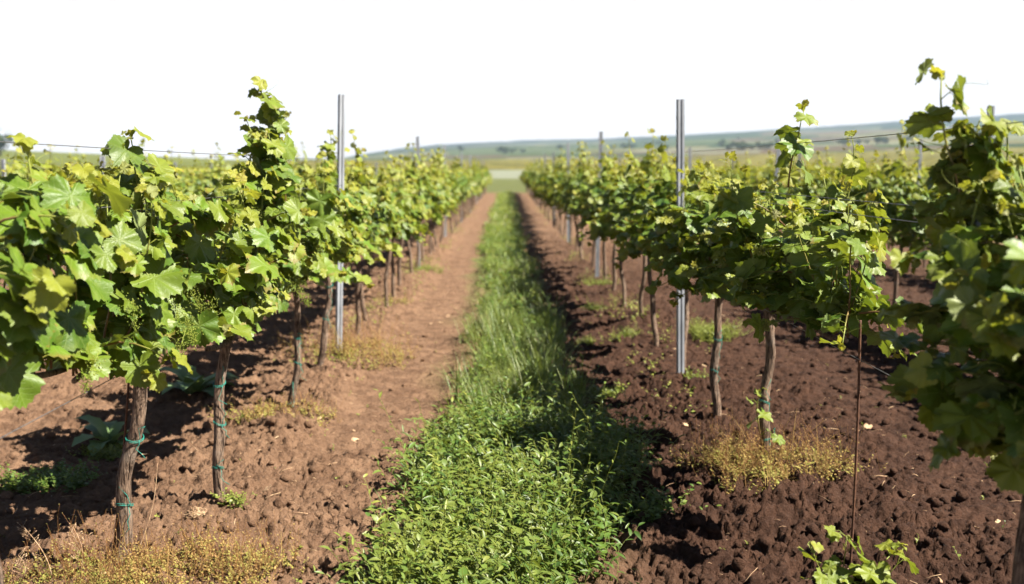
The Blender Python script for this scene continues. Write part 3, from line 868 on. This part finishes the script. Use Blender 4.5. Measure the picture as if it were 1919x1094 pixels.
# grass among the weeds
mb = MB()
x, y = strip_points(900, 2.4, 5.6); blades(r_, on_ground(x, y), .17, .005, mb, .35, (0, .5))
x, y = strip_points(2600, 5.6, 9.0); blades(r_, on_ground(x, y), .20, .006, mb, .4, (0, .45))
cx = r_.uniform(-.30, .48, 60); cy = np.concatenate([r_.uniform(5.7, 8.6, 30), r_.uniform(8.6, 16, 30)])
for a, c in zip(cx, cy):
    n = int(r_.integers(40, 130)); xx = a + r_.normal(0, .055, n); yy = c + r_.normal(0, .055, n); blades(r_, on_ground(xx, yy), .30, .0055 + .0012 * (c > 8), mb, .3, (0, .4))
for a, c, L_ in ((.30, 5.05, .26), (.38, 4.9, .2), (.18, 5.5, .3), (-.28, 7.2, .3), (-.33, 8.9, .3)):
    n = 70; xx = a + r_.normal(0, .045, n); yy = c + r_.normal(0, .05, n); blades(r_, on_ground(xx, yy), L_, .005, mb, .4, (0, .6))
x, y = strip_points(3000, 9.0, 26, .02, 1.2); blades(r_, on_ground(x, y), .20, .010, mb, .45, (0, .6), 3)
x, y = strip_points(6000, 26, 66, .05, 1.1); blades(r_, on_ground(x, y), .22, .024, mb, .5, (.1, .7), 3)
x, y = strip_points(150, 2.6, 9); blades(r_, on_ground(x, y), .24, .0045, mb, .8, (.8, 1.0))
tag(mb.obj('grass', M_GRASS), 'green grass tufts growing along the middle strip', None, None, 'stuff')
# thin scatter of seedlings over the open soil
mb = MB(); n = 260; x = r_.uniform(-2.6, 2.8, n); y = 2.6 + 9 * r_.random(n) ** 1.5; keep = (x < -.6) | (x > .6); x, y = x[keep], y[keep]
stems(r_, on_ground(x, y), 4, .035, .8, .6, .016, OV, mb, (.2, .8))
n = 4000; y = 6 + 55 * r_.random(n) ** 1.1; sd = np.where(r_.random(n) < .5, -1.38, 1.3); x = sd + r_.normal(0, .16, n); keep = vnoise(x * 2, y * .9, 44) > .55; x, y = x[keep], y[keep]
stems(r_, on_ground(x, y), 4, .10, .6, .7, .03 + 0 * .001, LL, mb, (.5, 1.0), False)
tag(mb.obj('seedlings', M_WEED), 'tiny green seedlings scattered over the bare soil', None, None, 'stuff')


def patch(name, label, c, rx, ry, n, length, S, m, yr, leafn=7, upness=.8, tset=OV, spread=.7, group=None, cat='weeds'):
    q = np.random.default_rng(int(abs(c[0] * 1000 + c[1] * 77)))
    a = q.uniform(0, 6.28, n); rr_ = q.random(n) ** .62 * (1 + .22 * np.sin(a * 3 + c[0]) + .14 * np.sin(a * 7 + c[1] * 3)) * (1 + .25 * q.random(n) ** 6); x = rx * rr_ * np.cos(a); y = ry * rr_ * np.sin(a)
    z0 = gz(c[0], c[1]); base = np.stack([x, y, soil_z(x + c[0], y + c[1]) - z0], 1)
    dry = m is M_DRYWEED; mb = MB(); nz = vnoise(base[:, 0] * 9, base[:, 1] * 9, 5); base = base[(nz > .40) | (q.random(len(nz)) < .12)] if dry else base
    h2 = len(base) // 3 if dry else len(base)
    stems(q, base[:h2], leafn, length, spread, upness, S, tset, mb, yr, sr=.0008, sa=0 if dry else .6)
    if dry: stems(q, base[h2:2 * h2], max(3, leafn - 2), length * 1.5, spread * .6, upness * 1.3, S * .8, LN, mb, yr, sr=.0007, sa=0); stems(q, base[2 * h2:], leafn, length * .55, spread * 1.3, upness, S * 1.3, tset, mb, (yr[1], 1), sr=.0008, sa=0); blades(q, base[::5], length * 1.7, .0022, mb, .5, (.0, .3), 4); base = base[::14]; stems(q, base, 5, length * .7, spread, upness, S * 1.5, LN, mb, (1, 1))
    o = mb.obj(name, m); o.location = (c[0], c[1], z0); return tag(o, label, cat, group)


PGp = 'weed patches at the feet of the vines'
c = G(280, 1075); patch('weed_patch', 'yellow dry weed patch around the foot of the thickest trunk', (c[0] + .05, c[1] - .02), .52, .24, 1500, .11, .012, M_DRYWEED, (0, .65), group=PGp)
c = G(525, 775); patch('weed_patch', 'small yellowish weed patch around a slim tied trunk left of the grass', c, .34, .24, 420, .09, .014, M_DRYWEED, (.1, .8), group=PGp)
c = G(665, 660); patch('weed_patch', 'orange dry weed patch at the foot of the left steel post', (c[0], c[1]), .46, .45, 700, .19, .017, M_DRYWEED, (0, .35), group=PGp, upness=1.1, spread=.5)
c = G(1425, 880); patch('weed_patch', 'wide orange dry weed patch around the trunk with the green sprout', (c[0] + .02, c[1]), .44, .34, 1500, .13, .014, M_DRYWEED, (0, .55), group=PGp)
c = G(1440, 875); patch('weed_patch', 'few broad yellow-green weeds within the wide orange weed patch', (c[0] + .03, c[1] - .18), .2, .07, 26, .10, .040, M_DRYWEED, (.8, 1.0), 4, group=PGp)
c = G(1335, 622); patch('weed_patch', 'bright green weed cushion on bare soil behind the right steel post', c, .20, .25, 500, .15, .022, M_WEED, (.5, 1.0), group=PGp)
c = G(205, 832); patch('weed_patch', 'bright green weed cushion below the broad-leaved plant at left', c, .12, .1, 240, .07, .018, M_WEED, (.5, 1.0), group=PGp)
c = G(85, 885); patch('weed_patch', 'dark green shaded weed patch on soil at the left edge', c, .24, .16, 260, .09, .024, M_WEED, (0, .4), group=PGp)
c = G(437, 940); patch('weed_patch', 'tiny yellow-green weed beside the trunk with three ties', c, .06, .05, 40, .09, .018, M_WEED, (.6, 1.0), group=PGp)
for q, (px, py, w, lab) in enumerate(((1172, 628, .14, 'small green weed beside a slim trunk, right of the shaded grass edge'), (1098, 632, .10, 'little green weed at the right grass edge'), (1108, 575, .12, 'upright pale weed tuft growing at the right edge of the grass'), (1130, 725, .14, 'green leafy weed on soil just right of the grass strip'), (1205, 945, .17, 'sunlit leafy weed cluster at the shaded right edge of the strip'), (800, 500, .3, 'yellow-green weeds under the left row beyond its first post'), (740, 565, .22, 'sparse dry weeds around slim trunks past the left steel post'), (1120, 532, .25, 'green weeds around the second post right of the grass'), (1300, 715, .07, 'tiny weed at the foot of the right steel post'))):
    c = G(px, py); dry = 'dry' in lab
    patch('weed_patch', lab, c, w, w * .8, int(500 * w) + 16, .14 if q in (2, 4) else .10, .030 if q in (3, 4) else .02, M_DRYWEED if dry else M_WEED, (.4, 1.0) if q != 4 else (.1, .5), 6, group=PGp)


def rosette(name, label, c, n, L, seed, up=1.0):
    q = np.random.default_rng(seed); mb = MB(); z0 = gz(c[0], c[1])
    for i in range(n):
        az = i * 2.4 + q.uniform(-.3, .3); el = q.uniform(.35, 1.25) * up; l = L * q.uniform(.6, 1.1); seg = 9; V = []; p = np.zeros(3); ang = min(1.45, el + .3)
        d2 = np.array([math.cos(az), math.sin(az), 0]); pr = np.array([-math.sin(az), math.cos(az), 0])
        for s_ in range(seg + 1):
            f = s_ / seg; w = l * .17 * (math.sin(PI * min(1, f * .85 + .12)) ** .7) * (1 + .35 * (s_ % 2)) if f < 1 else .002
            up_ = np.array([0, 0, 1]) * math.cos(ang) * .3
            V += [p - pr * w + up_ * w, p.copy(), p + pr * w + up_ * w]
            p = p + (d2 * math.cos(ang) + np.array([0, 0, math.sin(ang)])) * l / seg; ang -= q.uniform(.08, .26)
        F4 = []
        for s_ in range(seg): a = s_ * 3; F4 += [(a, a + 1, a + 4, a + 3), (a + 1, a + 2, a + 5, a + 4)]
        mb.add(V, None, F4, (q.uniform(0, .4), q.random(), .5, .5))
    o = mb.obj(name, M_THISTLE); o.location = (c[0], c[1], z0); return tag(o, label, 'weed')


rosette('broadleaf_weed', 'tall pale broad-leaved weed standing left of the thick trunk', G(205, 815), 8, .30, 3, 1.15)
rosette('broadleaf_weed', 'spreading broad-leaved green weed between the thick trunk and the next', G(362, 725), 12, .34, 4, .8)


def sprout():
    c = G(1572, 1118); r2 = np.random.default_rng(9); z0 = gz(c[0], c[1])
    root = thing('vine_sprout', 'young green vine sprout on the soil at the foot of the lone rod', 'sprout', (c[0], c[1], z0))
    for k in range(4):
        pp, Ls, pet = shoot(r2, (0, 0, 0), ((-.7, .9, 1.1, .3)[k], (-.2, -.35, .1, .2)[k], (1.0, .35, .5, 1.2)[k]), (.24, .34, .30, .16)[k], .062, 'up', tall=True)
        for l in Ls: l[10] = min(1, l[10] * .5 + .25)
        mb = MB(); stem_mesh(mb, pp, 0, .003, 6); st = mb.obj('stem', M_STEM, root)
        mb = MB(); leaves(mb, LOD[0], Ls); petioles(mb, pet); mb.obj('foliage', M_LEAF, st)


sprout()


def stalk(p0, p1, label, pods):
    q = np.random.default_rng(int(p0[0] * -900)); mb = MB(); p0 = np.array(p0); p1 = np.array(p1); f = np.linspace(0, 1, 12)[:, None]
    pts = p0 + (p1 - p0) * f + .02 * np.sin(f * PI) * np.array([1, 0, 0]); tube(mb, pts, np.linspace(.0024, .0010, 12), 5)
    if pods:
        for i in range(34):
            t = q.uniform(.25, 1); b = p0 + (p1 - p0) * t; az = q.uniform(0, 6.28); e = b + np.array([math.cos(az) * .022, math.sin(az) * .022, .014])
            tube(mb, [b, e], [.0006, .0006], 3, cap=False); tube(mb, [e, e + np.array([math.cos(az) * .006, math.sin(az) * .006, .004])], [.0022, .0012], 4)
    return tag(mb.obj('dry_stalk', M_STRAW), label, 'stalk', 'dry stalks near the thick trunk')


stalk(G(255, 1040), P(295, 868, G(255, 1040)[1] + .05), 'straight dry twig leaning just right of the thick trunk', False)
g = G(98, 1082); stalk(g, P(42, 985, g[1] - .03), 'long seed-bearing dry stalk at the left edge of the yellow weed patch', True)
g = G(150, 1070); stalk(g, P(138, 990, g[1] - .02), 'short seed-bearing dry stalk closest to the thick trunk', True)
g = G(40, 1088); stalk(g, P(34, 1040, g[1] - .02), 'shortest seed-bearing dry stalk in the bottom left corner', True)
# root ball lying on the soil
mb = MB(); q = np.random.default_rng(3)
for i in range(46):
    a, b2 = norm(q.normal(0, 1, 3)), norm(q.normal(0, 1, 3)); tq = np.linspace(0, q.uniform(2, 5), 12); w = .045 * q.uniform(.6, 1.05)
    pts = np.stack([(np.cos(t_) * a + np.sin(t_) * b2) * w for t_ in tq]); pts[:, 2] = np.abs(pts[:, 2]) * .7; tube(mb, pts, .0014, 4)
o = mb.obj('root_clump', M_STRAW); c = G(365, 965); o.location = (c[0], c[1], gz(c[0], c[1])); tag(o, 'tangled ball of dry roots lying on the soil between two trunks', 'roots')

# loose clods and straw
def ico():
    import bmesh
    bm = bmesh.new(); bmesh.ops.create_icosphere(bm, subdivisions=2, radius=1)
    for v in bm.verts: v.co = v.co * (1 + .16 * math.sin(v.co.x * 7 + v.co.z * 5) * math.cos(v.co.y * 6)); V = np.array([v.co[:] for v in bm.verts]); Fx = np.array([[v.index for v in f.verts] for f in bm.faces]); bm.free(); return V, Fx


IV, IF = ico(); mb = MB(); q = np.random.default_rng(21)
CT = []
for k in range(6):
    n3 = .55 * (vnoise(IV[:, 0] * 1.7 + k * 9, IV[:, 1] * 1.7 + IV[:, 2] * 1.3, 33 + k) - .5) + .35 * (vnoise(IV[:, 2] * 3.5 + k, IV[:, 0] * 3.5 - IV[:, 1] * 2, 43 + k) - .5)
    CT.append(IV * (1 + n3)[:, None] * np.array([1, .85, .7]))
n = 9500; y = 2.3 + 13 * q.random(n) ** 1.9; x = q.uniform(-1, 1, n) * (1.0 + .5 * y) * .9
keep = ((x < -.45) | (x > .45)) & ~((x > -1.15) & (x < -.45) & (y > 5) & (q.random(n) > .12)); x, y = x[keep], y[keep]; z = soil_z(x, y)
for i in range(len(x)):
    s = .005 + .030 * q.random() ** 3.0; a = q.uniform(0, 6.28); T = CT[q.integers(6)]; ca, sa = math.cos(a), math.sin(a)
    mb.add(np.stack([T[:, 0] * ca - T[:, 1] * sa, T[:, 0] * sa + T[:, 1] * ca, T[:, 2]], 1) * s + np.array([x[i], y[i], z[i] + s * .15]), IF)
tag(mb.obj('soil_clods', M_CLOD, None, True), 'loose crumbly clods lying over the tilled soil', None, None, 'stuff')
mb = MB(); n = 1100; y = 2.4 + 10 * q.random(n) ** 1.6; x = q.uniform(-2.6, 2.6, n)
for i in range(n):
    if -.45 < x[i] < .45: continue
    L = .02 + .07 * q.random() ** 2; a = q.uniform(0, 6.28); d = np.array([math.cos(a), math.sin(a), q.normal(0, .18)]) * L; b = np.array([x[i], y[i], gz(x[i], y[i]) + .006])
    tube(mb, [b - d / 2, b + np.array([0, 0, .004]), b + d / 2], .0007 + .0016 * q.random() ** 2, 4)
n = 90; y = 2.6 + 9 * q.random(n) ** 1.4; x = q.uniform(-2.6, 2.6, n); keep = np.abs(x) > .55; x, y = x[keep], y[keep]; n = len(x)
leaves(mb, LOD[1], np.concatenate([on_ground(x, y, .012), q.normal(0, 1, (n, 3)) * [1, 1, .2], q.normal(0, .35, (n, 3)) + [0, 0, 1], q.uniform(.012, .028, (n, 1)), q.random((n, 2))], 1))
tag(mb.obj('straw_litter', M_STRAW), 'bits of dry straw and twig strewn over the soil', None, None, 'stuff')


# ------------------------------------------------------------------ far trees and buildings
def far_pt(px, D):
    az = (px - 959.5) / F + .005; return az * D, D, float(far_h(np.array([az]), np.array([float(D)]))[0])


def tree_meshes(seed):
    q = np.random.default_rng(seed); mb = MB(); tube(mb, [(0, 0, -1), (.1, 0, 1.2), (.2, .1, 3.2)], [.4, .32, .15], 7)
    for k in range(4): tube(mb, [(.15, 0, 2), (q.normal(0, 1.2), q.normal(0, 1.2), 4.5)], [.14, .05], 5)
    tm = mb.mesh('trunk', M_TRUNK); mb = MB(); n = 620; cs = np.stack([q.normal(0, 1.7, 9), q.normal(0, 1.7, 9), q.uniform(2.8, 5.8, 9)], 1)
    p = cs[q.integers(9, size=n)] + q.normal(0, .75, (n, 3)); L = np.concatenate([p, q.normal(0, 1, (n, 3)), q.normal(0, 1, (n, 3)), q.uniform(.3, .6, (n, 1)), q.random((n, 1)), q.random((n, 1))], 1)
    leaves(mb, LOD[3], L); return tm, mb.mesh('crown', M_WOOD)


TM = [tree_meshes(50 + i) for i in range(4)]
for i in range(40):
    px, D = ((rnd.uniform(905, 985), 1500) if i < 6 else (rnd.uniform(1330, 1440), 1150) if i < 14 else (rnd.uniform(1560, 1720), 1300) if i < 22 else (rnd.uniform(760, 1919), rnd.uniform(1200, 2400)))
    loc = far_pt(px, D + rnd.uniform(-40, 40)); lab = 'small dark round tree among the distant hillside fields'
    o = thing('tree', lab, 'tree', loc, rnd.uniform(0, 6), 'dark trees on the distant hillside'); s = rnd.uniform(.8, 1.7); o.scale = (s * 1.25, s * 1.25, s)
    for me, nm in zip(rnd.choice(TM), ('trunk', 'crown')):
        c = bpy.data.objects.new(nm, me); COL.objects.link(c); c.parent = o


o = thing('tree', 'single brownish tree on the horizon at the far left', 'tree', far_pt(12, 620), 1.0, 'dark trees on the distant hillside'); o.scale = (2.0, 2.0, 2.1)
for me, nm in zip(TM[0], ('trunk', 'crown')):
    c = bpy.data.objects.new(nm, me); COL.objects.link(c); c.parent = o


def building(px, D, w, d, h, label, nwin, gable):
    o = thing('farm_building', label, 'building', far_pt(px, D), .1); mb = MB(); box(mb, -w / 2, w / 2, -d / 2, d / 2, -3, h); mb.obj('wall', M_WHITE, o, False)
    mb = MB(); e = 1.0
    V = [(-w / 2 - e, -d / 2 - e, h + .05), (w / 2 + e, -d / 2 - e, h + .05), (w / 2 + e, d / 2 + e, h + .05), (-w / 2 - e, d / 2 + e, h + .05), (-w / 2 - e, 0, h + gable), (w / 2 + e, 0, h + gable)]
    mb.add(V, [(0, 4, 3), (1, 2, 5)], [(0, 1, 5, 4), (2, 3, 4, 5), (0, 3, 2, 1)]); mb.obj('roof', M_ROOF, o, False)
    for k in range(nwin):
        x = -w / 2 + w * (k + .5) / nwin; mb = MB(); box(mb, x - w / nwin * .28, x + w / nwin * .28, -d / 2 - .12, -d / 2 - .01, h * .3, h * .75); mb.obj('window', M_GLASS, o, False)
    return o


building(1752, 2100, 42, 20, 7, 'long low white farm building on the distant slope behind the right shoot', 6, 2.5)
building(1786, 2060, 26, 18, 12, 'taller white building with large windows beside the long low one', 3, 2.0)

# ------------------------------------------------------------------ light, sky, air
SKYW = 4.75
w = bpy.data.worlds.new('World'); SC.world = w; w.use_nodes = True; nt = w.node_tree; nt.nodes.clear()
sky = nt.nodes.new('ShaderNodeTexSky'); sky.sky_type = 'NISHITA'; sky.sun_disc = False; sky.sun_elevation = SUN_EL
sky.sun_rotation = math.atan2(SUN_DIR[0], SUN_DIR[1]); sky.dust_density = .3; sky.air_density = .35; sky.ozone_density = 1.0
bg = nt.nodes.new('ShaderNodeBackground'); bg.inputs[1].default_value = .05; wo = nt.nodes.new('ShaderNodeOutputWorld')
kk = NT(nt); tcs = nt.nodes.new('ShaderNodeTexCoord'); sx = nt.nodes.new('ShaderNodeSeparateXYZ'); nt.links.new(tcs.outputs['Generated'], sx.inputs[0])
veil = kk.ramp(sx.outputs[2], .17, .22, 1.0, 0.0)                 # bright white summer haze low over the horizon
nt.links.new(kk.mix(veil, sky.outputs[0], (SKYW * 1.07, SKYW * 1.01, SKYW * .99)), bg.inputs[0]); nt.links.new(bg.outputs[0], wo.inputs[0])
ld = bpy.data.lights.new('sun', 'SUN'); ld.energy = 5.0; ld.angle = math.radians(.5); ld.color = (1.0, .93, .82)
lo = bpy.data.objects.new('sun', ld); COL.objects.link(lo); lo.rotation_euler = Vector(SUN_V).to_track_quat('Z', 'Y').to_euler()

HAZE = .95e-4
if HAZE:
    mb = MB(); box(mb, -4300, 5000, -30, 4260, -1.8, 420); m, nt = mat('haze'); k = NT(nt)
    pv = k.n('ShaderNodeVolumePrincipled'); pv.inputs['Color'].default_value = (.60, .78, 1.0, 1); pv.inputs['Density'].default_value = HAZE; pv.inputs['Anisotropy'].default_value = .0
    o_ = k.n('ShaderNodeOutputMaterial'); nt.links.new(pv.outputs[0], o_.inputs['Volume'])
    tag(mb.obj('haze', m, None, False), 'thin pale summer haze over the distant hills', None, None, 'stuff')

SC.view_settings.view_transform = 'Standard'; SC.view_settings.look = 'None'; SC.view_settings.exposure = 2.0; SC.view_settings.gamma = 1
SC.render.engine = 'CYCLES'
cy = SC.cycles; cy.max_bounces = 6; cy.diffuse_bounces = 1; cy.glossy_bounces = 2; cy.transmission_bounces = 4; cy.transparent_max_bounces = 4; cy.volume_bounces = 0
cy.use_denoising = True; cy.use_adaptive_sampling = True; cy.adaptive_threshold = .02
cy.sample_clamp_indirect = 4
